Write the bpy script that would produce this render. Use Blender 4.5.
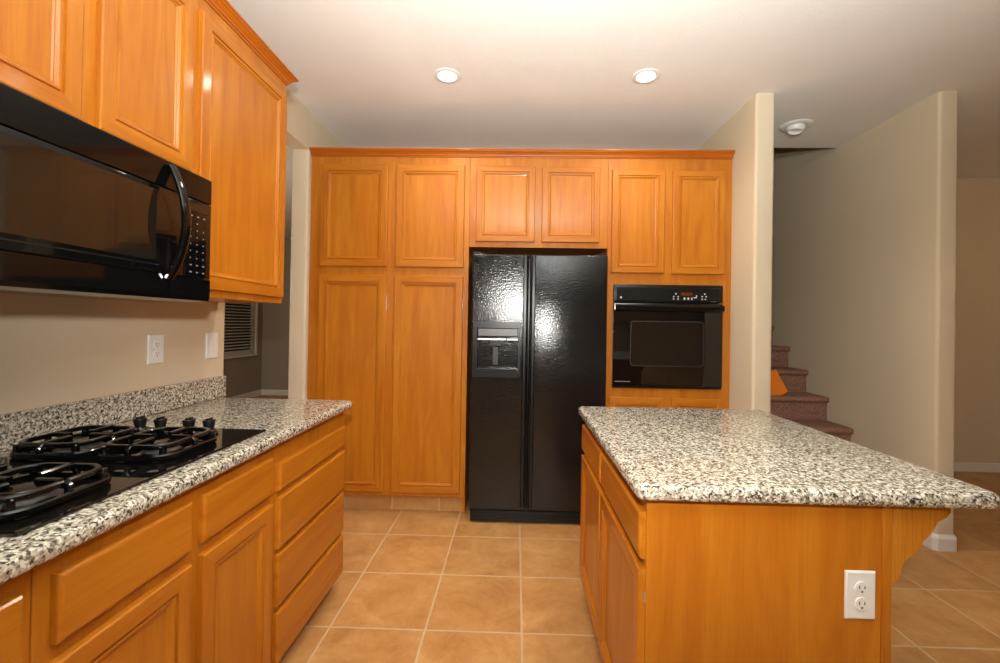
import bpy, bmesh, math, random
from mathutils import Vector, Matrix
random.seed(7)
SC = bpy.context.scene
for o in list(bpy.data.objects): bpy.data.objects.remove(o, do_unlink=True)
COL = SC.collection
PI = math.pi

# ------------------------------------------------------------------ camera
cam_d = bpy.data.cameras.new('camera'); cam = bpy.data.objects.new('camera', cam_d); COL.objects.link(cam)
cam_d.sensor_width = 36.0; cam_d.lens = 433.9/1000*36.0
cam_d.shift_x = -0.0061; cam_d.shift_y = -0.0102; cam_d.clip_start = 0.02
CAMH = 1.3026
cam.matrix_world = (Matrix.Translation((0, 0, CAMH)) @ Matrix.Rotation(0.0241, 4, 'Z')
                    @ Matrix.Rotation(PI/2 + 0.0065, 4, 'X') @ Matrix.Rotation(0.0164, 4, 'Z'))
SC.camera = cam

# ------------------------------------------------------------------ colour management, world
SC.view_settings.view_transform = 'Standard'; SC.view_settings.look = 'None'
SC.view_settings.gamma = 1.0; SC.view_settings.use_curve_mapping = False
SC.view_settings.exposure = 0.0
W = bpy.data.worlds.new('world'); SC.world = W; W.use_nodes = True
W.node_tree.nodes['Background'].inputs[0].default_value = (0.55, 0.62, 0.8, 1)
W.node_tree.nodes['Background'].inputs[1].default_value = 0.02

# ------------------------------------------------------------------ lamps
def lamp(name, kind, loc, power, color, rot=(0, 0, 0), **kw):
    l = bpy.data.lights.new(name, kind); l.energy = power; l.color = color
    for k, v in kw.items(): setattr(l, k, v)
    o = bpy.data.objects.new(name, l); o.location = loc; o.rotation_euler = rot; COL.objects.link(o); return o
# the flash on the camera: throws the shadow under the microwave and the one on the stairwell wall
lamp('camera_flash', 'SPOT', (0.0, -0.02, 1.555), 150, (1.0, 0.96, 0.90), rot=(PI/2+0.19, 0, 0), spot_size=math.radians(137), spot_blend=0.9, shadow_soft_size=0.035)
# added fill spot, aimed up so that the ceiling gets brighter and bounces light
lamp('ceiling_bounce_fill', 'SPOT', (0.2, -0.3, 1.72), 690, (0.92, 0.99, 0.97), rot=(PI-0.5, 0, 0), spot_size=math.radians(130), spot_blend=1.0, shadow_soft_size=0.08)
lamp('nook_fill', 'POINT', (-3.5, 3.1, 1.7), 62, (1.0, 0.88, 0.7), shadow_soft_size=0.12)  # added unseen fill that lifts the dark adjoining room
lamp('hall_room_lamp', 'POINT', (4.9, 2.6, 2.3), 8, (1.0, 0.72, 0.45), shadow_soft_size=0.12)
WARM = (1.0, 0.88, 0.72)
DOWN = [(-0.425, 2.50), (0.72, 2.50)]
# added fill spots out of view, mostly behind the camera, without fittings
REAR_FILL = [(-0.2, -0.7), (1.5, -0.7), (3.2, -0.7), (-0.2, -2.4), (1.5, -2.4), (3.2, -2.4), (3.6, 1.2)]

# ------------------------------------------------------------------ materials
def mat(name):
    m = bpy.data.materials.new(name); m.use_nodes = True
    return m, m.node_tree.nodes, m.node_tree.links, m.node_tree.nodes['Principled BSDF']
def plain(name, col, rough=0.5, metal=0.0, coat=0.0, spec=0.5, coat_rough=0.05):
    m, n, l, b = mat(name)
    b.inputs['Base Color'].default_value = (*col, 1); b.inputs['Roughness'].default_value = rough
    b.inputs['Metallic'].default_value = metal; b.inputs['Coat Weight'].default_value = coat
    b.inputs['Coat Roughness'].default_value = coat_rough
    b.inputs['Specular IOR Level'].default_value = spec
    return m
def coords(n, l, scale=(1, 1, 1), rnd=True):
    tc = n.new('ShaderNodeTexCoord'); mp = n.new('ShaderNodeMapping'); mp.inputs['Scale'].default_value = scale
    if rnd:
        oi = n.new('ShaderNodeObjectInfo'); ml = n.new('ShaderNodeMath'); ml.operation = 'MULTIPLY'; ml.inputs[1].default_value = 37.0
        l.new(oi.outputs['Random'], ml.inputs[0])
        cx = n.new('ShaderNodeCombineXYZ')
        for i in range(3): l.new(ml.outputs[0], cx.inputs[i])
        ad = n.new('ShaderNodeVectorMath'); ad.operation = 'ADD'
        l.new(tc.outputs['Object'], ad.inputs[0]); l.new(cx.outputs[0], ad.inputs[1]); l.new(ad.outputs[0], mp.inputs[0])
    else: l.new(tc.outputs['Object'], mp.inputs[0])
    return mp.outputs[0]
def noise(n, l, vec, scale, detail=3, rough=0.5, dist=0.0):
    t = n.new('ShaderNodeTexNoise'); t.inputs['Scale'].default_value = scale; t.inputs['Detail'].default_value = detail
    t.inputs['Roughness'].default_value = rough; t.inputs['Distortion'].default_value = dist
    l.new(vec, t.inputs['Vector']); return t.outputs['Fac']
def ramp(n, l, fac, stops, interp='LINEAR'):
    r = n.new('ShaderNodeValToRGB'); r.color_ramp.interpolation = interp
    e = r.color_ramp.elements
    while len(e) < len(stops): e.new(0.5)
    for k, (p, c) in enumerate(stops): e[k].position = p; e[k].color = (*c, 1)
    l.new(fac, r.inputs[0]); return r.outputs[0]
def mixc(n, l, fac, a, b, mode='MIX'):
    m = n.new('ShaderNodeMix'); m.data_type = 'RGBA'; m.blend_type = mode
    for s, v in ((m.inputs[0], fac), (m.inputs[6], a), (m.inputs[7], b)):
        if isinstance(v, (int, float)): s.default_value = v
        elif isinstance(v, tuple): s.default_value = (*v, 1)
        else: l.new(v, s)
    return m.outputs[2]
def bump(n, l, b, h, strength, dist=0.002):
    bp = n.new('ShaderNodeBump'); bp.inputs['Strength'].default_value = strength; bp.inputs['Distance'].default_value = dist
    l.new(h, bp.inputs['Height']); l.new(bp.outputs[0], b.inputs['Normal'])

def wood(name, axis, k=(1, 1, 1), st=0.42):
    m, n, l, b = mat(name)
    def sc(a, c): return tuple(c if i == axis else a for i in range(3))
    v1 = coords(n, l, sc(1.0, 0.10))
    big = noise(n, l, v1, 11.0, 3, 0.5, 1.6)
    v2 = coords(n, l, sc(1.0, 0.035))
    fine = noise(n, l, v2, 260.0, 4, 0.65)
    c1 = ramp(n, l, big, [(p, tuple(a*b_ for a, b_ in zip(q_, k))) for p, q_ in ((0.28, (0.42, 0.120, 0.0050)), (0.5, (0.48, 0.155, 0.0075)), (0.74, (0.54, 0.196, 0.0125)))])
    c2 = ramp(n, l, fine, [(0.30, (0.72, 0.62, 0.5)), (0.52, (1, 1, 1)), (1.0, (1.03, 1.03, 1.03))])
    c = mixc(n, l, st, c1, c2, 'MULTIPLY')
    l.new(c, b.inputs['Base Color'])
    b.inputs['Roughness'].default_value = 0.42
    b.inputs['Specular IOR Level'].default_value = 0.3
    b.inputs['Coat Weight'].default_value = 0.4; b.inputs['Coat Roughness'].default_value = 0.11
    bump(n, l, b, fine, 0.12, 0.0006)
    return m
WZ = wood('oak_vertical_grain', 2); WY = wood('oak_grain_along_run', 1); WX = wood('oak_grain_across', 0)
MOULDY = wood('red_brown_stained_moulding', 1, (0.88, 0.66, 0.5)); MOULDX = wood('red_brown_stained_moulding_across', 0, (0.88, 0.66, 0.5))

def granite():
    m, n, l, b = mat('speckled_granite')
    v = coords(n, l, (1, 1, 1), False)
    vd = n.new('ShaderNodeVectorMath'); vd.operation = 'ADD'
    nt = n.new('ShaderNodeTexNoise'); nt.inputs['Scale'].default_value = 60; l.new(v, nt.inputs['Vector'])
    sc = n.new('ShaderNodeVectorMath'); sc.operation = 'SCALE'; sc.inputs['Scale'].default_value = 0.012
    l.new(nt.outputs['Color'], sc.inputs[0]); l.new(v, vd.inputs[0]); l.new(sc.outputs[0], vd.inputs[1])
    vo = n.new('ShaderNodeTexVoronoi'); vo.inputs['Scale'].default_value = 205; l.new(vd.outputs[0], vo.inputs['Vector'])
    sep = n.new('ShaderNodeSeparateColor'); l.new(vo.outputs['Color'], sep.inputs[0])
    clump = noise(n, l, v, 95, 2, 0.5)
    ad = n.new('ShaderNodeMath'); ad.operation = 'MULTIPLY_ADD'; ad.inputs[1].default_value = 0.55
    l.new(sep.outputs[0], ad.inputs[0])
    s2 = n.new('ShaderNodeMath'); s2.operation = 'MULTIPLY'; s2.inputs[1].default_value = 0.9; l.new(clump, s2.inputs[0])
    l.new(s2.outputs[0], ad.inputs[2])
    c = ramp(n, l, ad.outputs[0], [(0.0, (0.012, 0.012, 0.012)), (0.47, (0.045, 0.041, 0.036)), (0.57, (0.18, 0.155, 0.12)),
             (0.68, (0.33, 0.285, 0.215)), (0.84, (0.50, 0.45, 0.36)), (0.98, (0.72, 0.69, 0.61))], 'LINEAR')
    l.new(c, b.inputs['Base Color']); b.inputs['Roughness'].default_value = 0.16
    b.inputs['Specular IOR Level'].default_value = 0.5
    return m
GRAN = granite()

def paint(name, col, bumpy=0.25):
    m, n, l, b = mat(name)
    v = coords(n, l, (1, 1, 1), False)
    h = noise(n, l, v, 130, 3, 0.6)
    big = noise(n, l, v, 3.0, 2, 0.5)
    c = ramp(n, l, big, [(0.3, tuple(x*0.97 for x in col)), (0.7, col)])
    l.new(c, b.inputs['Base Color']); b.inputs['Roughness'].default_value = 0.75
    b.inputs['Specular IOR Level'].default_value = 0.25
    bump(n, l, b, h, bumpy, 0.003)
    return m
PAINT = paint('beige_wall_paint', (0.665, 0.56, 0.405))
CEILM = paint('white_textured_ceiling', (0.85, 0.83, 0.79), 0.5)
TRIMM = plain('white_trim_paint', (0.78, 0.76, 0.73), 0.4)
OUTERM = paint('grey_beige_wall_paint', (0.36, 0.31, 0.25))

def tile(name, ox, oy, T=0.4082, kick=False):
    m, n, l, b = mat(name)
    tc = n.new('ShaderNodeTexCoord'); sp = n.new('ShaderNodeSeparateXYZ'); l.new(tc.outputs['Object'], sp.inputs[0])
    def M(op, a, b_=None, c_=None):
        q = n.new('ShaderNodeMath'); q.operation = op
        for i, z in enumerate((a, b_, c_)):
            if z is None: continue
            if isinstance(z, (int, float)): q.inputs[i].default_value = z
            else: l.new(z, q.inputs[i])
        return q.outputs[0]
    fs = []; ids = []
    for k, off in ((0, ox), (1, oy)):
        s = M('DIVIDE', M('SUBTRACT', sp.outputs[k], off), T)
        f = M('FRACT', M('ADD', s, 100.0)); ids.append(M('FLOOR', M('ADD', s, 100.0)))
        fs.append(M('MINIMUM', f, M('SUBTRACT', 1.0, f)))
    d = M('MINIMUM', fs[0], fs[1]) if not kick else fs[0]
    g = M('GREATER_THAN', d, 0.0045/T)
    cx = n.new('ShaderNodeCombineXYZ'); l.new(ids[0], cx.inputs[0]); l.new(ids[1], cx.inputs[1])
    wn = n.new('ShaderNodeTexWhiteNoise'); wn.noise_dimensions = '3D'; l.new(cx.outputs[0], wn.inputs['Vector'])
    addv = n.new('ShaderNodeVectorMath'); addv.operation = 'MULTIPLY_ADD'; l.new(wn.outputs['Color'], addv.inputs[0])
    addv.inputs[1].default_value = (9, 9, 9); l.new(tc.outputs['Object'], addv.inputs[2])
    a1 = noise(n, l, addv.outputs[0], 5.5, 6, 0.66, 0.5)
    a2 = noise(n, l, addv.outputs[0], 38, 4, 0.7)
    base = ramp(n, l, a1, [(0.28, (0.40, 0.175, 0.050)), (0.5, (0.51, 0.255, 0.083)), (0.72, (0.60, 0.335, 0.13))])
    base = mixc(n, l, 0.35, base, ramp(n, l, a2, [(0.3, (0.75, 0.68, 0.6)), (0.6, (1, 1, 1))]), 'MULTIPLY')
    hv = M('MULTIPLY_ADD', wn.outputs['Value'], 0.16, 0.92)
    sc = n.new('ShaderNodeVectorMath'); sc.operation = 'SCALE'; l.new(base, sc.inputs[0]); l.new(hv, sc.inputs['Scale'])
    c = mixc(n, l, g, (0.56, 0.38, 0.21), sc.outputs[0])
    l.new(c, b.inputs['Base Color'])
    r = M('MULTIPLY_ADD', g, -0.35, 0.8); l.new(r, b.inputs['Roughness'])
    ed = M('MINIMUM', M('MULTIPLY', d, 40.0), 1.0)
    hh = M('MULTIPLY_ADD', a2, 0.12, ed)
    bump(n, l, b, hh, 0.35, 0.002)
    return m
TILE = tile('tan_stone_tile', 0.0428, 2.6561)
KICKT = tile('beige_kick_tile', 0.05, 0.0, 0.33, True)

GLOSS = plain('gloss_black_plastic', (0.003, 0.003, 0.003), 0.06, spec=0.32)
SATIN = plain('satin_black', (0.008, 0.008, 0.008), 0.28, spec=0.4)
GLASS = plain('black_glass', (0.004, 0.004, 0.004), 0.03, spec=0.6)
DARKGLASS = plain('tinted_window_glass', (0.012, 0.009, 0.006), 0.05, spec=0.55)
IRON = plain('black_enamelled_iron', (0.003, 0.003, 0.003), 0.13, spec=0.4)
STEELGREY = plain('grey_metal', (0.10, 0.10, 0.10), 0.35, 0.5)
CAPM = plain('burner_aluminium', (0.17, 0.165, 0.155), 0.35, 0.8)
LIGHTGREY = plain('light_grey_print', (0.62, 0.62, 0.62), 0.5)
DIMPRINT = plain('dim_grey_print', (0.22, 0.21, 0.20), 0.5)
WHITEP = plain('white_plastic', (0.80, 0.79, 0.76), 0.3)
SLOT = plain('dark_slot', (0.03, 0.03, 0.03), 0.5)
SHADOWGAP = plain('shadow_gap_brown', (0.10, 0.03, 0.01), 0.6)  # shade of the gap put into a dark base colour
HINGE = plain('nickel_hinge', (0.6, 0.58, 0.55), 0.3, 0.9)
AMBER = plain('amber_display', (0.12, 0.035, 0.01), 0.2)

def fridge_mat():
    m, n, l, b = mat('pebbled_black_steel')
    v = coords(n, l, (1, 1, 1), False)
    h = noise(n, l, v, 95, 2, 0.55)
    sw = noise(n, l, v, 7, 3, 0.6, 2.5)
    b.inputs['Base Color'].default_value = (0.008, 0.008, 0.008, 1)
    r = n.new('ShaderNodeMapRange'); l.new(sw, r.inputs[0]); r.inputs[1].default_value = 0.3; r.inputs[2].default_value = 0.7
    r.inputs[3].default_value = 0.12; r.inputs[4].default_value = 0.20
    b.inputs['Specular IOR Level'].default_value = 0.5
    l.new(r.outputs[0], b.inputs['Roughness'])
    bump(n, l, b, h, 0.8, 0.0012)
    return m
FRIDGE = fridge_mat()

def carpet():
    m, n, l, b = mat('brown_carpet')
    v = coords(n, l, (1, 1, 1), False)
    f = noise(n, l, v, 130, 4, 0.85)
    g = noise(n, l, v, 60, 2, 0.6)
    c = ramp(n, l, f, [(0.32, (0.13, 0.062, 0.040)), (0.5, (0.32, 0.170, 0.115)), (0.68, (0.55, 0.33, 0.24))])
    l.new(c, b.inputs['Base Color']); b.inputs['Roughness'].default_value = 0.95; b.inputs['Specular IOR Level'].default_value = 0.1
    s = n.new('ShaderNodeMath'); s.operation = 'ADD'; l.new(f, s.inputs[0]); l.new(g, s.inputs[1])
    bump(n, l, b, s.outputs[0], 0.9, 0.006)
    return m
CARPET = carpet()
def emis(name, col, s):
    m, n, l, b = mat(name); b.inputs['Base Color'].default_value = (*col, 1)
    b.inputs['Emission Color'].default_value = (*col, 1); b.inputs['Emission Strength'].default_value = s; return m
BULB = emis('lit_bulb', (1.0, 0.93, 0.80), 9.0)

# ------------------------------------------------------------------ mesh helpers
def wloc(o):
    v = Vector((0, 0, 0))
    while o: v += Vector(o.location); o = o.parent
    return v
def link_mesh(name, bm, mats, parent=None, origin=None, smooth=False):
    bmesh.ops.recalc_face_normals(bm, faces=bm.faces)
    xs = [v.co for v in bm.verts]
    lo = Vector((min(c.x for c in xs), min(c.y for c in xs), min(c.z for c in xs)))
    hi = Vector((max(c.x for c in xs), max(c.y for c in xs), max(c.z for c in xs)))
    if origin is None: origin = Vector(((lo.x+hi.x)/2, (lo.y+hi.y)/2, lo.z))
    origin = Vector(origin)
    for v in bm.verts: v.co -= origin
    me = bpy.data.meshes.new(name); bm.to_mesh(me); bm.free()
    if not isinstance(mats, (list, tuple)): mats = [mats]
    for m in mats: me.materials.append(m)
    if smooth:
        for p in me.polygons: p.use_smooth = p.area < 0.012
        try: me.set_sharp_from_angle(angle=math.radians(38))
        except Exception: pass
    o = bpy.data.objects.new(name, me); COL.objects.link(o)
    if parent: o.parent = parent; o.location = origin - wloc(parent)
    else: o.location = origin
    return o
def thing(name, label, cat, loc, group=None):
    o = bpy.data.objects.new(name, None); o.empty_display_size = 0.1; o.location = loc; COL.objects.link(o)
    o['label'] = label; o['category'] = cat
    if group: o['group'] = group
    return o
def tag(o, label, cat, group=None):
    o['label'] = label; o['category'] = cat
    if group: o['group'] = group
    return o
def struct(o): o['kind'] = 'structure'; return o

def add_box(bm, x0, x1, y0, y1, z0, z1, bev=0.0, seg=2, mi=0):
    r = bmesh.ops.create_cube(bm, size=1.0)
    for v in r['verts']:
        v.co = Vector(((x0+x1)/2 + v.co.x*(x1-x0), (y0+y1)/2 + v.co.y*(y1-y0), (z0+z1)/2 + v.co.z*(z1-z0)))
    fs = set(f for v in r['verts'] for f in v.link_faces)
    for f in fs: f.material_index = mi
    if bev > 0:
        es = list(set(e for v in r['verts'] for e in v.link_edges))
        rr = bmesh.ops.bevel(bm, geom=es, offset=bev, offset_type='OFFSET', segments=seg, profile=0.5, affect='EDGES')
        for f in rr['faces']: f.material_index = mi
def box(x0, x1, y0, y1, z0, z1, bev=0.0, seg=2):
    bm = bmesh.new(); add_box(bm, x0, x1, y0, y1, z0, z1, bev, seg); return bm
def boxes(lst, bev=0.0, seg=2):
    bm = bmesh.new()
    for b in lst: add_box(bm, *b, bev, seg)
    return bm
def add_prism(bm, pts, axis, a, b, mi=0):
    """pts 2D polygon in the two other axes (cyclic order), extruded along axis from a to b"""
    def mk(p, t):
        if axis == 0: return (t, p[0], p[1])
        if axis == 1: return (p[0], t, p[1])
        return (p[0], p[1], t)
    A = [bm.verts.new(mk(p, a)) for p in pts]; B = [bm.verts.new(mk(p, b)) for p in pts]
    n = len(pts); fs = [bm.faces.new(A), bm.faces.new(B[::-1])]
    for i in range(n): fs.append(bm.faces.new((A[i], A[(i+1) % n], B[(i+1) % n], B[i])))
    for f in fs: f.material_index = mi
def prism(pts, axis, a, b):
    bm = bmesh.new(); add_prism(bm, pts, axis, a, b); return bm
def add_lathe(bm, prof, c, axis=2, seg=32, mi=0):
    """prof: list of (radius, height); closed at both ends"""
    rings = []
    def mk(r, h, t):
        a, b = r*math.cos(t), r*math.sin(t)
        if axis == 2: return (c[0]+a, c[1]+b, c[2]+h)
        if axis == 1: return (c[0]+a, c[1]+h, c[2]+b)
        return (c[0]+h, c[1]+a, c[2]+b)
    for r, h in prof: rings.append([bm.verts.new(mk(r, h, 2*PI*k/seg)) for k in range(seg)])
    for i in range(len(rings)-1):
        for k in range(seg):
            f = bm.faces.new((rings[i][k], rings[i][(k+1) % seg], rings[i+1][(k+1) % seg], rings[i+1][k])); f.material_index = mi
    for rg in (rings[0], rings[-1]):
        f = bm.faces.new(rg); f.material_index = mi
def lathe(prof, c, axis=2, seg=32):
    bm = bmesh.new(); add_lathe(bm, prof, c, axis, seg); return bm
def add_sweep(bm, path, w, h, up=Vector((0, 0, 1)), closed=False, seg=8):
    """rounded-rectangle-ish (superellipse) section swept along a 3D path"""
    P = [Vector(p) for p in path]; n = len(P); rings = []
    for i in range(n):
        if closed: t = (P[(i+1) % n]-P[i-1]).normalized()
        else: t = (P[min(i+1, n-1)]-P[max(i-1, 0)]).normalized()
        s = t.cross(up)
        s = s.normalized() if s.length > 1e-4 else Vector((1, 0, 0))
        u = s.cross(t).normalized()
        ring = []
        for k in range(seg):
            a = 2*PI*(k+0.5)/seg; ca, sa = math.cos(a), math.sin(a)
            ex = 0.6
            ring.append(bm.verts.new(P[i] + s*(w/2*math.copysign(abs(ca)**ex, ca)) + u*(h/2*math.copysign(abs(sa)**ex, sa))))
        rings.append(ring)
    m = n if closed else n-1
    for i in range(m):
        A, B = rings[i], rings[(i+1) % n]
        for k in range(seg): bm.faces.new((A[k], A[(k+1) % seg], B[(k+1) % seg], B[k]))
    if not closed: bm.faces.new(rings[0]); bm.faces.new(rings[-1][::-1])

# a panel defined in (u, v) with depth d along the outward direction, mapped to the world
def frame_map(face, plane):
    if face == '+X': return lambda u, v, d: (plane + d, u, v)      # u = y
    if face == '-X': return lambda u, v, d: (plane - d, u, v)
    return lambda u, v, d: (u, plane - d, v)                       # '-Y' : u = x, front looks at -Y
def ring_panel(face, plane, u0, u1, v0, v1, prof):
    """prof: list of (inset, height). Mitred frame: side faces get material 0 (vertical), top and bottom 1 (horizontal)"""
    mp = frame_map(face, plane); bm = bmesh.new(); rings = []
    for d, h in prof:
        rings.append([bm.verts.new(mp(u, v, h)) for u, v in ((u0+d, v0+d), (u1-d, v0+d), (u1-d, v1-d), (u0+d, v1-d))])
    for i in range(len(rings)-1):
        for k in range(4):
            f = bm.faces.new((rings[i][k], rings[i][(k+1) % 4], rings[i+1][(k+1) % 4], rings[i+1][k]))
            f.material_index = 1 if k in (0, 2) else 0
    bm.faces.new(rings[0][::-1]); f = bm.faces.new(rings[-1]); f.material_index = 0
    return bm
T = 0.019
DOORP = [(0, 0.0), (0, T-0.004), (0.0015, T-0.0012), (0.004, T), (0.044, T), (0.0450, T-0.007), (0.0500, T-0.007), (0.0525, T-0.002), (0.058, T-0.0025),
         (0.0635, T-0.0085), (0.066, T-0.0085), (0.069, T-0.0115), (0.0715, T-0.0115)]
DOORR = [(0, 0.0), (0, T-0.004), (0.0015, T-0.0012), (0.004, T), (0.038, T), (0.0395, T-0.0065), (0.0445, T-0.0065), (0.047, T-0.002), (0.052, T-0.0025),
         (0.058, T-0.009), (0.064, T-0.0105)]
DRAWP = [(0, 0.0), (0, T-0.007), (0.0015, T-0.004), (0.005, T-0.001), (0.009, T)]
def door(face, plane, u0, u1, v0, v1, parent, prof=DOORP, name='door', label=None):
    h = WX if face == '-Y' else WY
    o = link_mesh(name, ring_panel(face, plane, u0, u1, v0, v1, prof), [WZ, h], parent)
    if label: o['label'] = label
    return o
def drawer(face, plane, u0, u1, v0, v1, parent, name='drawer'):
    h = WX if face == '-Y' else WY
    return link_mesh(name, ring_panel(face, plane, u0, u1, v0, v1, DRAWP), [h, h], parent)

# ------------------------------------------------------------------ room shell
ZC = 2.74
LW, LWF = -1.485, -1.4385      # kitchen face of the left wall near the cooktop / beyond the opening
YB = 3.56                      # back wall
RX0, RX1 = 1.443, 1.560        # wall stub right of the oven cabinet
SX0, SX1, SY = 2.512, 2.627, 2.652   # stairwell wall
YE = 3.49                      # edge of the ceiling over the stairs
floor = struct(link_mesh('floor', box(-4.6, 6.0, -4.0, 7.8, -0.12, 0.0), TILE, origin=(0, 0, 0)))
ceil_bm = boxes([(-4.6, 6.0, -4.0, YE, ZC, ZC+0.28), (-4.6, RX1-0.02, YE, 7.8, ZC, ZC+0.28), (SX1-0.02, 6.0, YE, 7.8, ZC, ZC+0.28)])
struct(link_mesh('ceiling', ceil_bm, CEILM, origin=(0, 0, ZC)))
def rounded_wall(name, x0, x1, y0, y1, z0, z1, corners, m=PAINT, r=0.018):
    """a wall prism whose listed corners (bullnose bead) are rounded: keys 'x0y0' etc"""
    pts = []
    for key, cx, cy, sx, sy in (('x0y0', x0, y0, 1, 1), ('x1y0', x1, y0, -1, 1), ('x1y1', x1, y1, -1, -1), ('x0y1', x0, y1, 1, -1)):
        if key in corners:
            arc = []
            for k in range(7):
                a = PI/2*k/6
                arc.append((cx + sx*r*(1-math.sin(a)), cy + sy*r*(1-math.cos(a))))
            # arc runs from (x inset r, y edge) to (x edge, y inset r)
            if key in ('x0y0', 'x1y1'): arc = arc[::-1]
            pts += arc
        else: pts.append((cx, cy))
    bm = prism(pts, 2, z0, z1)
    return struct(link_mesh(name, bm, m, smooth=True))
rounded_wall('wall_left', LW-0.118, LW, -4.0, 2.184, 0, ZC, ('x1y1', 'x0y1'))
rounded_wall('wall_left_far', -1.556, LWF, 2.925, YB+0.12, 0, ZC, ('x1y0', 'x0y0'))
struct(link_mesh('wall_left_header', box(-1.556, LWF, 2.184, 2.94, 2.475, ZC), PAINT))
struct(link_mesh('wall_back', box(LWF, RX1, YB, YB+0.12, 0, ZC), PAINT))
rounded_wall('wall_right', RX0, RX1, 2.68, YB, 0, ZC, ('x0y0', 'x1y0'))
rounded_wall('wall_stair', SX0, SX1, SY, 6.9, 0, ZC, ('x0y0', 'x1y0'))
struct(link_mesh('wall_stair_upper', box(SX0, SX1, YE, 6.9, ZC+0.001, 5.3), PAINT))
struct(link_mesh('wall_stair_left', box(RX0, RX1, YB+0.121, 6.9, 0, 5.3), PAINT))
struct(link_mesh('wall_stair_left_upper', box(RX0, RX1, YE+0.001, YB+0.12, ZC+0.281, 5.3), PAINT))
struct(link_mesh('wall_stair_back', box(RX0, SX1, 6.9, 7.02, 0, 5.3), PAINT))
struct(link_mesh('wall_stair_front_upper', box(RX0, SX1, YE-0.12, YE, ZC+0.281, 5.3), PAINT))
struct(link_mesh('ceiling_stair', box(RX0, SX1, YE-0.12, 7.02, 5.3, 5.4), CEILM))
FY = 4.155
struct(link_mesh('wall_right_far', box(SX1, 6.0, FY, FY+0.12, 0, ZC), PAINT))
struct(link_mesh('wall_right_outer', box(5.9, 6.0, -4.0, FY, 0, ZC), PAINT))
struct(link_mesh('wall_behind_camera', box(-4.5, 5.9, -4.0, -3.9, 0, ZC), PAINT))
# adjoining room seen through the opening on the left
NX, NY = -4.42, 7.45
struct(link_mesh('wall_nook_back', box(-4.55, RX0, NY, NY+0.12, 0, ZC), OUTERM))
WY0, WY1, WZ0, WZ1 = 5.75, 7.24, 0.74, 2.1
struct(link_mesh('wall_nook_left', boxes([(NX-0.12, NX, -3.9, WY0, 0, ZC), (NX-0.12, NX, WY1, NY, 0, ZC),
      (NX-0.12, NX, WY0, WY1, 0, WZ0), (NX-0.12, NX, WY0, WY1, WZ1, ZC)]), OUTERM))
struct(link_mesh('baseboard_nook_back', box(NX+0.013, -1.6, NY-0.014, NY, 0.001, 0.10, 0.004), TRIMM))
struct(link_mesh('baseboard_nook_left', box(NX, NX+0.013, 3.2, NY, 0.001, 0.10, 0.004), TRIMM))
struct(link_mesh('baseboard_right_far', box(SX1+0.014, 5.88, FY-0.014, FY, 0.001, 0.085, 0.005), TRIMM))
bb = bmesh.new()
prof = [(0.0, 0.001), (0.016, 0.001), (0.016, 0.072), (0.012, 0.082), (0.006, 0.092), (0.0, 0.094)]
# baseboard wrapped round the end of the stairwell wall
ring = [(SX0, 2.74), (SX0, SY+0.012), (SX0+0.012, SY), (SX1-0.012, SY), (SX1, SY+0.012), (SX1, FY-0.016)]
nrm = [(-1, 0), (-1, -0.45), (-0.45, -1), (0.45, -1), (1, -0.45), (1, 0)]
rows = []
for (x, y), (nx, ny) in zip(ring, nrm): rows.append([bb.verts.new((x+nx*d, y+ny*d, z)) for d, z in prof])
for i in range(len(rows)-1):
    for k in range(len(prof)-1): bb.faces.new((rows[i][k], rows[i][k+1], rows[i+1][k+1], rows[i+1][k]))
    bb.faces.new((rows[i][-1], rows[i][0], rows[i+1][0], rows[i+1][-1]))
bb.faces.new(rows[0]); bb.faces.new(rows[-1][::-1])
struct(link_mesh('baseboard_stair', bb, TRIMM))
# window of the adjoining room
win = struct(link_mesh('window_1', boxes([(NX-0.07, NX-0.03, WY0, WY1, WZ0, WZ0+0.05), (NX-0.07, NX-0.03, WY0, WY1, WZ1-0.05, WZ1),
     (NX-0.07, NX-0.03, WY0, WY0+0.05, WZ0+0.05, WZ1-0.05), (NX-0.07, NX-0.03, WY1-0.05, WY1, WZ0+0.05, WZ1-0.05),
     (NX-0.07, NX-0.03, (WY0+WY1)/2-0.02, (WY0+WY1)/2+0.02, WZ0+0.05, WZ1-0.05)]), TRIMM))
link_mesh('window_pane', box(NX-0.055, NX-0.049, WY0+0.05, WY1-0.05, WZ0+0.05, WZ1-0.05), GLASS, win)
link_mesh('window_sill', box(NX-0.03, NX+0.035, WY0-0.03, WY1+0.03, WZ0-0.035, WZ0-0.0, 0.004), TRIMM, win)
link_mesh('window_casing', boxes([(NX+0.001, NX+0.016, WY1, WY1+0.05, WZ0, WZ1+0.05), (NX+0.001, NX+0.016, WY0-0.05, WY0, WZ0, WZ1+0.05),
     (NX+0.001, NX+0.016, WY0, WY1, WZ1, WZ1+0.05)]), TRIMM, win)
bl = thing('window_blind', 'white horizontal slat blind drawn down over the dark window of the adjoining room', 'blind', (NX-0.01, 6.5, WZ0))
BLM = plain('blind_slats', (0.78, 0.74, 0.66), 0.5)
bm = bmesh.new()
nsl = 27
for k in range(nsl):
    z = WZ0+0.055 + k*(WZ1-WZ0-0.12)/(nsl-1)
    add_prism(bm, [(NX-0.024, z+0.010), (NX-0.022, z+0.0125), (NX+0.002, z-0.0015), (NX-0.0, z-0.004)], 1, WY0+0.008, WY1-0.008)
link_mesh('slats', bm, BLM, bl)
link_mesh('bottom_rail', box(NX-0.024, NX-0.002, WY0+0.008, WY1-0.008, WZ0+0.006, WZ0+0.026, 0.003), BLM, bl)
link_mesh('head_rail', box(NX-0.028, NX-0.002, WY0+0.008, WY1-0.008, WZ1-0.045, WZ1-0.002, 0.003), BLM, bl)

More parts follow.
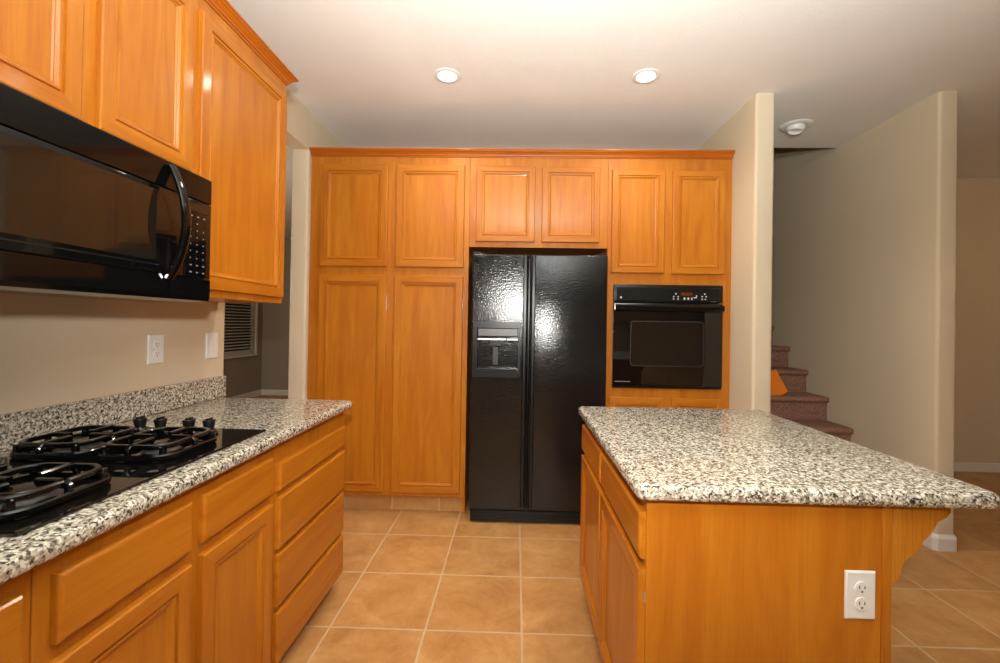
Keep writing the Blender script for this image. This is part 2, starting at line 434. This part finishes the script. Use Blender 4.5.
# ------------------------------------------------------------------ ceiling lights
def downlight(x, y, label, lit=True):
    t = thing('recessed_light', label, 'ceiling light', (x, y, ZC), 'recessed ceiling lights' if lit else None)
    link_mesh('trim_ring', lathe([(0.052, -0.0005), (0.078, -0.0005), (0.079, -0.002), (0.074, -0.005), (0.058, -0.007), (0.052, -0.005)], (x, y, ZC), 2, 40), WHITEP, t, smooth=True)
    if lit:
        b = link_mesh('bulb', lathe([(0.0505, -0.001), (0.0505, -0.006), (0.035, -0.013), (0.012, -0.016)], (x, y, ZC), 2, 32), BULB, t, smooth=True)
        lamp('downlight_lamp', 'SPOT', (x, y, ZC-0.03), 34, WARM, spot_size=math.radians(150), spot_blend=0.9, shadow_soft_size=0.05)
    return t
downlight(*DOWN[0], 'lit recessed ceiling light above the pantry side, left of the two bright ones')
downlight(*DOWN[1], 'lit recessed ceiling light above the oven side, right of the two bright ones')
# swivelling eyeball fitting near the stairs, switched off
ex, ey = 1.95, 3.105
t = thing('recessed_light', 'unlit white eyeball recessed ceiling light in front of the stairwell', 'ceiling light', (ex, ey, ZC))
link_mesh('trim_ring', lathe([(0.062, -0.001), (0.100, -0.001), (0.101, -0.005), (0.092, -0.011), (0.070, -0.014), (0.063, -0.012)], (ex, ey, ZC), 2, 40), WHITEP, t, smooth=True)
bm = bmesh.new(); add_lathe(bm, [(0.060, 0.0), (0.058, -0.018), (0.046, -0.034), (0.043, -0.034), (0.040, -0.020), (0.01, -0.016)], (0, 0, 0), 2, 36)
bmesh.ops.rotate(bm, verts=bm.verts, cent=(0, 0, 0), matrix=Matrix.Rotation(math.radians(10), 3, 'Y'))
bmesh.ops.translate(bm, verts=bm.verts, vec=(ex, ey, ZC-0.011))
link_mesh('eyeball', bm, WHITEP, t, smooth=True)
for (x, y) in REAR_FILL:
    lamp('room_fill', 'SPOT', (x, y, ZC-0.02), 6, WARM, spot_size=math.radians(155), spot_blend=0.9, shadow_soft_size=0.07)  # unseen fill, added to lift the room light

# ------------------------------------------------------------------ left base cabinets
FX = -0.842     # face frame front
KZ = 0.078
def base_carcass(parent, y0, y1, opens=None):
    link_mesh('carcass', boxes([(LW+0.002, FX, y0, y1, KZ, 0.874)], 0.001, 1), WZ, parent)
    link_mesh('toe_kick', box(LW+0.05, FX-0.06, y0+0.001, y1-0.001, 0.001, KZ-0.001), KICKT, parent)
t = thing('drawer_base_cabinet', 'orange oak base cabinet with four stacked drawers at the far end of the left counter', 'cabinet', (-1.15, 1.8, 0))
base_carcass(t, 1.4965, 2.116)
for z0, z1 in ((0.700, 0.799), (0.493, 0.677), (0.290, 0.474), (0.086, 0.268)):
    drawer('+X', FX+0.0005, 1.515, 2.098, z0, z1, t)
def two_door_base(y0, label):
    t = thing('base_cabinet', label, 'cabinet', (-1.15, y0+0.375, 0), 'two-door oak base cabinets on the left')
    base_carcass(t, y0, y0+0.751)
    for a, b in ((y0+0.029, y0+0.356), (y0+0.397, y0+0.727)):
        drawer('+X', FX+0.0005, a, b, 0.704, 0.833, t, 'drawer_front')
        door('+X', FX+0.0005, a, b, 0.094, 0.672, t)
    return t
two_door_base(0.745, 'orange oak two-door base cabinet directly under the black gas cooktop')
two_door_base(-0.0085, 'orange oak base cabinet nearest the camera, cut off by the left edge below the cooktop')

# ------------------------------------------------------------------ left countertop with backsplash
GX = -0.802
def slab_profile(xe, xb, z0, z1, sgn=1):
    """cross-section in (x, z): eased bullnose at xe"""
    r = (z1-z0)/2; pts = [(xb, z0)]
    for k in range(9):
        a = -PI/2 + PI*k/8
        pts.append((xe - sgn*r*0.75 + sgn*r*0.75*math.cos(a), (z0+z1)/2 + r*math.sin(a)))
    pts.append((xb, z1)); return pts
ct = thing('granite_countertop', 'speckled grey granite countertop with backsplash along the left wall', 'countertop', (-1.15, 1.2, 0.875))
def bull_slab(x0, x1, y0, y1, z0, z1, rnd, cr=0.026):
    """slab whose vertical faces are bullnosed all round where asked: simple: bevel the horizontal edges of the listed sides"""
    bm = bmesh.new(); r = bmesh.ops.create_cube(bm, size=1.0)
    for v in r['verts']: v.co = Vector(((x0+x1)/2 + v.co.x*(x1-x0), (y0+y1)/2 + v.co.y*(y1-y0), (z0+z1)/2 + v.co.z*(z1-z0)))
    ve = []
    for e in bm.edges:
        a, b = e.verts
        if abs(a.co.z-b.co.z) > 0.01:
            kx = 'x1' if a.co.x > (x0+x1)/2 else 'x0'; ky = 'y1' if a.co.y > (y0+y1)/2 else 'y0'
            if kx in rnd and ky in rnd: ve.append(e)
    if ve: bmesh.ops.bevel(bm, geom=ve, offset=cr, segments=4, profile=0.5, affect='EDGES')
    es = []
    for e in bm.edges:
        a, b = e.verts
        if abs(a.co.z-b.co.z) < 1e-5:
            mx, my = (a.co.x+b.co.x)/2, (a.co.y+b.co.y)/2
            side = None
            ax = abs(a.co.x-b.co.x) > 1e-5; ay = abs(a.co.y-b.co.y) > 1e-5
            if (mx < x0+0.02 and 'x0' in rnd) or (mx > x1-0.02 and 'x1' in rnd) or (my < y0+0.02 and 'y0' in rnd) or (my > y1-0.02 and 'y1' in rnd): es.append(e)
    bmesh.ops.bevel(bm, geom=es, offset=0.014, segments=5, profile=0.5, affect='EDGES')
    return bm
CTZ = 0.914
cy0, cy1 = -0.03, 2.139
# slab with a cut-out for the cooktop would be hidden: the glass top sits on the slab
link_mesh('slab', bull_slab(LW+0.001, GX, cy0, cy1, 0.875, CTZ, ('x1', 'y1')), GRAN, ct, smooth=True)
link_mesh('backsplash', box(LW+0.001, LW+0.021, cy0, 2.165, CTZ+0.0005, 1.019, 0.003), GRAN, ct)

# ------------------------------------------------------------------ cooktop
ck = thing('gas_cooktop', 'black glass four-burner gas cooktop set into the left granite counter', 'cooktop', (-1.12, 1.12, CTZ))
CX0, CX1, CY0, CY1 = -1.385, -0.868, 0.742, 1.498
link_mesh('glass_top', box(CX0, CX1, CY0, CY1, CTZ+0.0005, CTZ+0.0075, 0.003, 2), GLASS, ck)
gz = CTZ+0.008
def burner(cx, cy, R):
    b = link_mesh('burner', lathe([(R*1.25, 0), (R*1.28, 0.002), (R*1.05, 0.006), (R, 0.007), (R*0.96, 0.017), (R*0.7, 0.018)], (cx, cy, gz), 2, 36), CAPM, ck, smooth=True)
    link_mesh('burner_cap', lathe([(R*0.9, 0.0185), (R*0.93, 0.021), (R*0.85, 0.0255), (R*0.5, 0.027)], (cx, cy, gz), 2, 36), IRON, b, smooth=True)
def rrect(cx, cy, hx, hy, r, z, n=6):
    pts = []
    for sx, sy, a0 in ((1, 1, 0), (-1, 1, PI/2), (-1, -1, PI), (1, -1, 3*PI/2)):
        for k in range(n+1):
            a = a0 + PI/2*k/n
            pts.append((cx + sx*(hx-r) + r*math.cos(a), cy + sy*(hy-r) + r*math.sin(a), z))
    return pts
def grate(cx, cy, hx=0.098, hy=0.110):
    bm = bmesh.new()
    add_sweep(bm, rrect(cx, cy, hx, hy, 0.045, gz+0.010), 0.017, 0.018, closed=True)           # base ring
    # four arches that rise from the ring corners and reach towards the middle
    for sx, sy in ((1, 0), (-1, 0), (0, 1), (0, -1)):
        ex_, ey_ = cx+sx*hx, cy+sy*hy
        p = [(ex_, ey_, gz+0.012), (ex_, ey_, gz+0.030), (ex_-sx*0.006, ey_-sy*0.006, gz+0.036), (ex_-sx*0.02, ey_-sy*0.02, gz+0.038),
             (cx+sx*0.030, cy+sy*0.030, gz+0.038)]
        add_sweep(bm, p, 0.014, 0.014, up=Vector((sy, sx, 0)) if False else Vector((0, 0, 1)) if False else Vector((-sy, sx, 0)))
    # upper ring
    add_sweep(bm, rrect(cx, cy, hx-0.010, hy-0.010, 0.045, gz+0.036), 0.013, 0.013, closed=True)
    for sx in (1, -1):
        for sy in (1, -1):
            add_sweep(bm, [(cx+sx*(hx-0.016), cy+sy*(hy-0.016), gz+0.0005), (cx+sx*(hx-0.018), cy+sy*(hy-0.018), gz+0.034)], 0.016, 0.016, up=Vector((1, 0, 0)))
    return bm
for cx in (-1.022, -1.262):
    for cy in (0.882, 1.235):
        burner(cx, cy, 0.045 if (cx > -1.1) == (cy < 1.0) else 0.036)
        link_mesh('grate', grate(cx, cy), IRON, ck, smooth=True)
for kx in (-1.012, -1.080, -1.176, -1.245):
    k = link_mesh('knob', lathe([(0.027, 0), (0.027, 0.005), (0.022, 0.009), (0.016, 0.016), (0.014, 0.022), (0.016, 0.028), (0.019, 0.044), (0.018, 0.048)], (kx, 1.415, gz), 2, 24), SATIN, ck, smooth=True)
    link_mesh('grip', box(kx-0.0045, kx+0.0045, 1.415-0.014, 1.415+0.014, gz+0.0475, gz+0.054, 0.002), SATIN, k)

# ------------------------------------------------------------------ left upper cabinets
UX = -1.167    # face frame front; doors stand 19 mm proud
UTOP = 2.490
t = thing('wall_cabinet', 'orange oak single-door wall cabinet to the right of the black microwave', 'cabinet', (-1.32, 1.8, 1.38))
link_mesh('carcass', box(LW+0.002, UX, 1.514, 2.128, 1.386, UTOP, 0.001, 1), WZ, t)
door('+X', UX+0.0005, 1.535, 2.108, 1.414, 2.420, t)
t = thing('wall_cabinet', 'orange oak two-door wall cabinet above the black microwave', 'cabinet', (-1.32, 1.13, 1.80))
link_mesh('carcass', box(LW+0.002, UX, 0.751, 1.5125, 1.800, UTOP, 0.001, 1), WZ, t)
door('+X', UX+0.0005, 1.157, 1.492, 1.818, 2.420, t); door('+X', UX+0.0005, 0.770, 1.108, 1.818, 2.420, t)
# crown moulding: profile offsets (out, z)
def crown_pts(z0):
    return [(0.0, z0), (0.005, z0), (0.006, z0+0.006), (0.012, z0+0.009), (0.013, z0+0.016), (0.024, z0+0.028), (0.033, z0+0.034),
            (0.034, z0+0.038), (0.040, z0+0.039), (0.040, z0+0.048), (0.0, z0+0.048)]
def crown(name, path, z0, mats=WY):
    """path: list of ((x,y),(nx,ny)) corner positions and mitred outward directions"""
    bm = bmesh.new(); rows = []
    pr = crown_pts(z0)
    for (x, y), (nx, ny) in path: rows.append([bm.verts.new((x+nx*d, y+ny*d, z)) for d, z in pr])
    n = len(pr)
    for i in range(len(rows)-1):
        for k in range(n): bm.faces.new((rows[i][k], rows[i][(k+1) % n], rows[i+1][(k+1) % n], rows[i+1][k]))
    bm.faces.new(rows[0]); bm.faces.new(rows[-1][::-1])
    return link_mesh(name, bm, mats)
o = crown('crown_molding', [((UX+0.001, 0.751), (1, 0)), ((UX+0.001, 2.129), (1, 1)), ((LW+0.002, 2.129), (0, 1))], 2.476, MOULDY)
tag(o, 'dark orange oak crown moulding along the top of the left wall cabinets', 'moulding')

# ------------------------------------------------------------------ microwave
MX = -1.087
mw = thing('microwave', 'gloss black over-the-range microwave with bow handle mounted under the left wall cabinets', 'microwave', (-1.28, 1.13, 1.36))
M0, M1, MZ0, MZ1 = 0.752, 1.5115, 1.366, 1.794
link_mesh('body', boxes([(LW+0.002, MX-0.022, M0, M1, MZ0+0.006, MZ1-0.001)], 0.003), SATIN, mw)
link_mesh('top_vent_panel', box(MX-0.021, MX-0.0005, M0+0.001, M1-0.001, 1.706, MZ1-0.002, 0.003, 2), GLOSS, mw)
dr = link_mesh('door', box(MX-0.021, MX, M0+0.001, 1.388, 1.442, 1.704, 0.004, 3), GLOSS, mw, smooth=True)
link_mesh('window', box(MX+0.0002, MX+0.0012, M0+0.03, 1.275, 1.478, 1.690, 0.0004, 1), DARKGLASS, dr)
link_mesh('window_rim', boxes([(MX+0.0002, MX+0.0022, M0+0.02, 1.287, 1.464, 1.467)]), SATIN, dr)
path = []
for k in range(25):
    s = k/24; z = 1.428 + s*0.350
    bow = math.sin(PI*s)**0.85
    path.append((MX+0.004 + 0.050*bow, 1.325, z))
bm = bmesh.new(); add_sweep(bm, path, 0.032, 0.015, up=Vector((1, 0, 0)), seg=12)
link_mesh('handle', bm, GLOSS, dr, smooth=True)
cp = link_mesh('control_panel', box(MX-0.021, MX-0.0005, 1.390, M1-0.001, 1.442, 1.704, 0.004, 3), GLOSS, mw, smooth=True)
link_mesh('lower_trim', prism([(MX-0.021, 1.440), (MX-0.001, 1.440), (MX-0.001, MZ0+0.012), (MX-0.006, MZ0), (MX-0.06, MZ0-0.006), (MX-0.25, MZ0-0.006), (MX-0.25, MZ0+0.005), (MX-0.021, MZ0+0.005)], 1, M0+0.001, M1-0.001), GLOSS, mw)
for r in range(9):
    for c in range(3):
        if r == 1 and c == 2: continue
        y = 1.412 + c*0.029; z = 1.648 - r*0.0235
        w = 0.009 if r in (0, 7, 8) else 0.004
        link_mesh('key', box(MX, MX+0.0006, y, y+w, z-0.002, z+0.002), DIMPRINT, cp)
link_mesh('display', box(MX-0.0002, MX+0.0006, 1.408, 1.492, 1.665, 1.692), DARKGLASS, cp)

# ------------------------------------------------------------------ wall plates
def wall_outlet_plate(face, plane, u0, u1, v0, v1, label, kind):
    mp = frame_map(face, plane)
    name = 'wall_outlet' if kind == 'outlet' else 'light_switch'
    uc, vc = (u0+u1)/2, (v0+v1)/2
    t = thing(name, label, 'outlet' if kind == 'outlet' else 'switch', mp(uc, v0, 0))
    link_mesh('plate', ring_panel(face, plane, u0, u1, v0, v1, [(0, 0), (0, 0.003), (0.003, 0.0058), (0.006, 0.006)]), WHITEP, t)
    def bx(a, b, c, d, h0, h1):
        p, q = mp(a, c, h0), mp(b, d, h1)
        return (min(p[0], q[0]), max(p[0], q[0]), min(p[1], q[1]), max(p[1], q[1]), min(p[2], q[2]), max(p[2], q[2]))
    if kind == 'switch':
        link_mesh('rocker', boxes([bx(uc-0.0165, uc+0.0165, vc-0.033, vc+0.033, 0.006, 0.0085)], 0.001), WHITEP, t)
        return t
    for s in (0.0195, -0.0195):
        axis = 1 if face == '-Y' else 0
        c = mp(uc, vc+s, 0.006)
        sg = 1 if face == '+X' else -1
        bm = bmesh.new(); add_lathe(bm, [(0.0165, 0), (0.0165, sg*0.0022), (0.0155, sg*0.003)], c, axis, 28)
        rc = link_mesh('receptacle', bm, WHITEP, t)
        link_mesh('slots', boxes([bx(uc-0.0075, uc-0.0055, vc+s-0.001, vc+s+0.007, 0.0091, 0.0098), bx(uc+0.0055, uc+0.0075, vc+s-0.001, vc+s+0.006, 0.0091, 0.0098),
                          bx(uc-0.0022, uc+0.0022, vc+s-0.010, vc+s-0.006, 0.0091, 0.0098)]), SLOT, rc)
    return t
wall_outlet_plate('+X', LW+0.0005, 1.712, 1.790, 1.116, 1.236, 'white duplex outlet on the wall below the microwave', 'outlet')
wall_outlet_plate('+X', LW+0.0005, 2.040, 2.120, 1.112, 1.236, 'white rocker switch on the left wall near its open end', 'switch')

# ------------------------------------------------------------------ back cabinets
BY = 2.963     # face frame front
BTOP = 2.46
CABB = YB-0.002
pantry = thing('pantry_cabinet', 'tall orange oak pantry cabinet with four doors left of the refrigerator', 'cabinet', (-0.88, 3.2, 0))
link_mesh('carcass', box(-1.4355, -0.3345, BY, CABB, 0.112, BTOP, 0.001, 1), WZ, pantry)
link_mesh('side_panel', box(-0.354, -0.3335, BY+0.012, CABB, 0.001, 0.111), WZ, pantry)
link_mesh('toe_kick', box(-1.4355, -0.355, BY+0.045, BY+0.065, 0.001, 0.111), KICKT, pantry)
for a, b in ((-1.362, -0.895), (-0.838, -0.369)):
    door('-Y', BY-0.0005, a, b, 1.683, 2.384, pantry)
    door('-Y', BY-0.0005, a, b, 0.142, 1.622, pantry)
ofc = thing('over_fridge_cabinet', 'short orange oak two-door cabinet above the black refrigerator', 'cabinet', (0.138, 3.2, 1.82))
link_mesh('carcass', box(-0.3335, 0.6095, BY, CABB, 1.8275, BTOP, 0.001, 1), WZ, ofc)
door('-Y', BY-0.0005, -0.288, 0.112, 1.864, 2.380, ofc, DOORR); door('-Y', BY-0.0005, 0.160, 0.551, 1.864, 2.376, ofc, DOORR)
oc = thing('oven_cabinet', 'tall orange oak cabinet that houses the wall oven, with doors above and below', 'cabinet', (1.02, 3.2, 0))
OX0, OX1, OZ0, OZ1 = 0.650, 1.376, 0.888, 1.584
link_mesh('carcass', boxes([(0.6105, OX0+0.008, BY, CABB, 0.112, BTOP), (OX1-0.008, 1.441, BY, CABB, 0.112, BTOP),
     (OX0+0.008, OX1-0.008, BY, CABB, 0.112, OZ0-0.002+0.012), (OX0+0.008, OX1-0.008, BY, CABB, OZ1-0.010, BTOP), (OX0+0.008, OX1-0.008, CABB-0.02, CABB, OZ0+0.01, OZ1-0.01)]), WZ, oc)
link_mesh('toe_kick', box(0.63, 1.438, BY+0.045, BY+0.065, 0.001, 0.111), KICKT, oc)
door('-Y', BY-0.0005, 0.634, 0.988, 1.663, 2.362, oc, DOORR); door('-Y', BY-0.0005, 1.042, 1.390, 1.660, 2.356, oc, DOORR)
door('-Y', BY-0.0005, 0.634, 0.992, 0.142, 0.822, oc, DOORR); door('-Y', BY-0.0005, 1.050, 1.390, 0.142, 0.822, oc, DOORR)
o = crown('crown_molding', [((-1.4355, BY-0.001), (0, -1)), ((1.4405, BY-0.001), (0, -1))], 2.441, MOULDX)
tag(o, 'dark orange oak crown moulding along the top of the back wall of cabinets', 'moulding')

# ------------------------------------------------------------------ refrigerator
fr = thing('refrigerator', 'black side-by-side refrigerator with water dispenser in the left door', 'refrigerator', (0.146, 3.1, 0))
F0, F1, FZ = -0.296, 0.589, 1.772
FYD = 2.834
link_mesh('cabinet_body', box(F0+0.004, F1-0.004, FYD+0.068, 3.50, 0.03, FZ-0.028, 0.004), SATIN, fr)
SPL = 0.080
DZ0 = 0.088
PADDLE = plain('dark_grey_paddle', (0.05, 0.05, 0.05), 0.3)
# freezer door: built as boxes round the dispenser recess
dx0, dx1, dz0, dz1 = -0.283, 0.0275, 0.955, 1.318
rx0, rx1, rz0, rz1 = -0.256, 0.013, 1.000, 1.276
DT = FZ-0.012
fd = link_mesh('freezer_door', box(F0, SPL-0.004, FYD, FYD+0.066, DZ0, DT, 0.010, 4), FRIDGE, fr, smooth=True)
# boolean recess
cut_bm = box(rx0, rx1, FYD-0.02, FYD+0.055, rz0, rz1)
cut = link_mesh('cutter', cut_bm, SATIN)
md = fd.modifiers.new('recess', 'BOOLEAN'); md.operation = 'DIFFERENCE'; md.object = cut; md.solver = 'EXACT'
bpy.context.view_layer.update()
dg = bpy.context.evaluated_depsgraph_get()
newme = bpy.data.meshes.new_from_object(fd.evaluated_get(dg)); fd.modifiers.clear(); fd.data = newme
for p in newme.polygons: p.use_smooth = False
bpy.data.objects.remove(cut, do_unlink=True)
rd = link_mesh('fridge_door', box(SPL+0.004, F1, FYD, FYD+0.066, DZ0, DT, 0.010, 4), FRIDGE, fr, smooth=True)
def fhandle(x0, x1, par):
    bm = bmesh.new()
    pts = [(x0, FYD-0.0005), (x0+0.002, FYD-0.020), (x0+0.006, FYD-0.028), (x1-0.006, FYD-0.028), (x1-0.002, FYD-0.020), (x1, FYD-0.0005)]
    add_prism(bm, pts, 2, DZ0+0.03, DT-0.012)
    return link_mesh('handle', bm, SATIN, par, smooth=True)
fhandle(0.040, 0.066, fd); fhandle(0.094, 0.120, rd)
dsp = link_mesh('dispenser', boxes([(dx0, dx1, FYD-0.010, FYD-0.0005, rz1, dz1), (dx0, dx1, FYD-0.010, FYD-0.0005, dz0, rz0),
      (dx0, rx0, FYD-0.010, FYD-0.0005, rz0, rz1), (rx1, dx1, FYD-0.010, FYD-0.0005, rz0, rz1)]), SATIN, fd)
dsp['label'] = 'satin frame around the dispenser'
link_mesh('display_panel', box(rx0+0.004, rx1-0.004, FYD-0.004, FYD+0.03, 1.222, rz1-0.003, 0.003), STEELGREY, dsp)
link_mesh('button_strip', boxes([(rx0+0.003, -0.068, FYD-0.009, FYD+0.004, 1.197, 1.208), (-0.060, rx1-0.003, FYD-0.009, FYD+0.004, 1.197, 1.208)], 0.001), plain('silver_strip', (0.65, 0.65, 0.65), 0.3, 0.5), dsp)
link_mesh('spout', prism([(-0.175, 1.195), (-0.098, 1.195), (-0.107, 1.160), (-0.166, 1.160)], 1, FYD+0.005, FYD+0.04), SATIN, dsp)
link_mesh('paddle', box(-0.155, -0.118, FYD+0.044, FYD+0.050, 1.03, 1.150, 0.003), PADDLE, dsp)
link_mesh('drip_tray', box(rx0+0.004, rx1-0.004, FYD-0.006, FYD+0.05, rz0+0.001, rz0+0.009, 0.002), SATIN, dsp)
link_mesh('base_grille', boxes([(F0+0.012, F1-0.012, FYD+0.012, FYD+0.066, 0.012, DZ0-0.006)] + [(F0+0.02, F1-0.02, FYD+0.006, FYD+0.012, 0.020+k*0.012, 0.026+k*0.012) for k in range(5)]), SATIN, fr)
for a, b, s in ((F0+0.006, F0+0.085, 1), (F1-0.085, F1-0.006, -1)):
    zz = DT
    xs = (a, b) if s > 0 else (b, a)
    link_mesh('hinge_cover', prism([(xs[0], zz+0.001), (xs[0], zz+0.016), (xs[0]+s*0.03, zz+0.016), (xs[1], zz+0.004), (xs[1], zz+0.001)], 1, FYD+0.008, FYD+0.10), SATIN, fr)
link_mesh('badge', lathe([(0.006, 0.0), (0.006, -0.002), (0.004, -0.003)], (0.107, FYD-0.0285, 1.17), 1, 20), STEELGREY, rd)

# ------------------------------------------------------------------ wall oven
ov = thing('wall_oven', 'black built-in wall oven set in the oak cabinet right of the refrigerator', 'oven', ((OX0+OX1)/2, 2.95, OZ0))
OY = 2.958
link_mesh('oven_body', box(OX0+0.012, OX1-0.012, OY+0.006, 3.46, OZ0+0.014, OZ1-0.014), SATIN, ov)
pan = link_mesh('control_panel', box(OX0, OX1, OY-0.028, OY, 1.468, OZ1, 0.005, 3), SATIN, ov, smooth=True)
inset = link_mesh('panel_inset', ring_panel('-Y', OY-0.028, OX0+0.022, OX1-0.020, 1.473, OZ1-0.020, [(0, 0), (0.003, 0.003), (0.004, 0.003)]), SATIN, pan)
py = OY-0.0312
def q(x, z, w, h): return (x-w/2, x+w/2, py-0.0008, py, z-h/2, z+h/2)
X = lambda px: OX0 + (px-65)/(585-65)*(OX1-OX0)
Z = lambda pz: OZ1 - (pz-65)/(565-65)*(OZ1-OZ0)
link_mesh('display', boxes([q(X(412), Z(109), 0.075, 0.022)]), AMBER, pan)
btn = [q(X(a), Z(b), 0.009, 0.008) for a, b in ((350, 122), (360, 108), (371, 122), (350, 133), (371, 133), (485, 120), (497, 108), (504, 120), (485, 133), (500, 133))]
btn += [q(X(a), Z(131), 0.010, 0.016) for a in (401, 419, 436)] + [q(X(452), Z(126), 0.022, 0.006), q(X(458), Z(118), 0.008, 0.010)]
for b_ in btn: link_mesh('button', boxes([b_]), LIGHTGREY, pan)
link_mesh('badge', boxes([q(X(99), Z(129), 0.012, 0.012)]), LIGHTGREY, pan)
link_mesh('model_print', boxes([q(X(531+6*k), Z(144), 0.005, 0.004) for k in range(4)]), DIMPRINT, pan)
od = link_mesh('oven_door', box(OX0, OX1, OY-0.030, OY, OZ0+0.016, 1.458, 0.004, 2), GLASS, ov, smooth=True)
def rr_prism(x0, x1, z0, z1, r, y0, y1):
    pts = []
    for cx, cz, a0 in ((x1-r, z1-r, 0), (x0+r, z1-r, PI/2), (x0+r, z0+r, PI), (x1-r, z0+r, 3*PI/2)):
        for k in range(7): a = a0+PI/2*k/6; pts.append((cx+r*math.cos(a), cz+r*math.sin(a)))
    return prism(pts, 1, y0, y1)
wx0, wx1, wz0, wz1 = X(146), X(495), Z(459), Z(241)
link_mesh('window_rim', rr_prism(wx0, wx1, wz0, wz1, 0.024, OY-0.0312, OY-0.0302), plain('window_rim_grey', (0.05, 0.05, 0.048), 0.25), od)
link_mesh('window', rr_prism(wx0+0.005, wx1-0.005, wz0+0.005, wz1-0.005, 0.020, OY-0.0322, OY-0.0313), DARKGLASS, od)
bm = bmesh.new()
add_prism(bm, [(OY-0.031, 1.405), (OY-0.058, 1.410), (OY-0.064, 1.418), (OY-0.064, 1.436), (OY-0.056, 1.446), (OY-0.031, 1.450)], 0, OX0+0.004, OX1-0.004)
link_mesh('handle', bm, GLOSS, od, smooth=True)
link_mesh('door_print', boxes([(X(76+7.4*k), X(76+7.4*k)+0.007, OY-0.031, OY-0.0302, Z(536), Z(531)) for k in range(10)]), DIMPRINT, od)
link_mesh('bottom_vent', box(OX0, OX1, OY-0.020, OY, OZ0, OZ0+0.013, 0.002), SATIN, ov)

# ------------------------------------------------------------------ island
IX = 0.337      # face frame of the left side, doors stand proud towards -X
IY0, IY1, IXR = 1.102, 2.085, 0.934
isl = thing('kitchen_island', 'orange oak kitchen island cabinet with doors and drawers on its left side', 'island', (0.63, 1.6, 0))
link_mesh('carcass', box(IX, IXR-0.001, IY0+0.019, IY1, 0.104, 0.8735, 0.001, 1), WZ, isl)
link_mesh('end_panel', box(IX-0.002, 0.914, IY0, IY0+0.018, 0.001, 0.868, 0.001, 1), WZ, isl)
link_mesh('corner_stile', box(0.9145, IXR+0.004, IY0-0.003, IY0+0.018, 0.001, 0.868, 0.0015, 1), WZ, isl)
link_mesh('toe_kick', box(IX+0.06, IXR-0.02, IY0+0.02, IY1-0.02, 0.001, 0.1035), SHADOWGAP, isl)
link_mesh('top_rail', box(IX+0.006, IXR-0.002, IY0+0.006, IY0+0.0185, 0.8685, 0.8735), SHADOWGAP, isl)  # dark strip painted as the shadow line under the granite
for a, b in ((IY0+0.006, 1.606), (1.628, IY1-0.012)):
    dd = drawer('-X', IX-0.0005, a, b, 0.716, 0.834, isl)
    dd2 = door('-X', IX-0.0005, a, b, 0.130, 0.690, isl)
    for hz in (0.62, 0.20):
        link_mesh('hinge', box(IX-0.006, IX-0.0008, a-0.0045, a-0.0005, hz-0.012, hz+0.012, 0.0008), HINGE, dd2)
# corbel: ogee bracket under the overhang
cz = 0.866
pts = [(IXR+0.0045, cz), (1.078, cz), (1.080, cz-0.010), (1.070, cz-0.022), (1.048, cz-0.036), (1.040, cz-0.052), (1.026, cz-0.072), (1.012, cz-0.084),
       (1.008, cz-0.100), (0.990, cz-0.116), (0.972, cz-0.130), (0.962, cz-0.148), (0.960, cz-0.166), (0.952, cz-0.182), (0.9385, cz-0.190)]
def corb(y):
    return prism(pts, 1, y, y+0.045)
CORB = wood('oak_corbel_grain', 2, (1.0, 1.1, 1.6), 0.95)
for yy in (IY0-0.002, 1.96):
    o = link_mesh('corbel', corb(yy), CORB, isl)
link_mesh('end_skin', box(IXR, IXR+0.004, IY0+0.0185, IY1, 0.001, 0.868), WZ, isl)
ic = link_mesh('granite_countertop', bull_slab(0.302, 1.176, 1.066, 2.110, 0.875, CTZ, ('x0', 'x1', 'y0', 'y1'), 0.026), GRAN, smooth=True)
tag(ic, 'speckled grey granite slab on top of the kitchen island', 'countertop')
wall_outlet_plate('-Y', IY0-0.0005, 0.824, 0.897, 0.588, 0.706, 'white duplex outlet on the end panel of the island', 'outlet')

# ------------------------------------------------------------------ staircase
st = thing('staircase', 'brown carpeted stairs rising between two beige walls', 'stairs', ((RX1+SX0)/2, 2.8, 0))
RS, TR, Y1 = 0.190, 0.252, 2.775
for k in range(14):
    y = Y1 + k*TR; zt = (k+1)*RS
    yb = y + TR + 0.028
    nose = []
    R = 0.024
    for j in range(9):
        a = PI/2 + PI*j/8
        nose.append((y + R + R*math.cos(a), zt - R + R*math.sin(a)))
    low = max(zt-RS, 0.001) if k else 0.001
    pts = [(yb, zt)] + nose + [(y+0.028, zt-2*R), (y+0.028, low+0.0005), (yb, low+0.0005)]
    link_mesh('step', prism(pts, 0, RX1+0.002, SX0-0.002), CARPET, st, smooth=True)
# orange panel on the stairs, mostly behind the wall end
OP = (2.205, 3.575); OA = math.radians(4)
OR = plain('orange_card', (0.90, 0.25, 0.012), 0.6)
bm = bmesh.new()
add_prism(bm, [(0, 0.035), (-0.105, 0.215), (-0.30, 0.10), (-0.22, 0.0), (-0.055, 0.0)], 1, -0.009, 0.009)
bmesh.ops.bevel(bm, geom=bm.edges[:], offset=0.003, segments=2, affect='EDGES')
ca, sa = math.cos(OA), math.sin(OA)
for v in bm.verts: v.co = Vector((OP[0] + v.co.x*ca - v.co.y*sa, OP[1] + v.co.x*sa + v.co.y*ca, 4*RS + 0.0005 + v.co.z))
o = link_mesh('triangular_panel', bm, OR)
tag(o, 'orange pointed panel standing on a brown stair tread, half hidden by the wall end', 'panel')
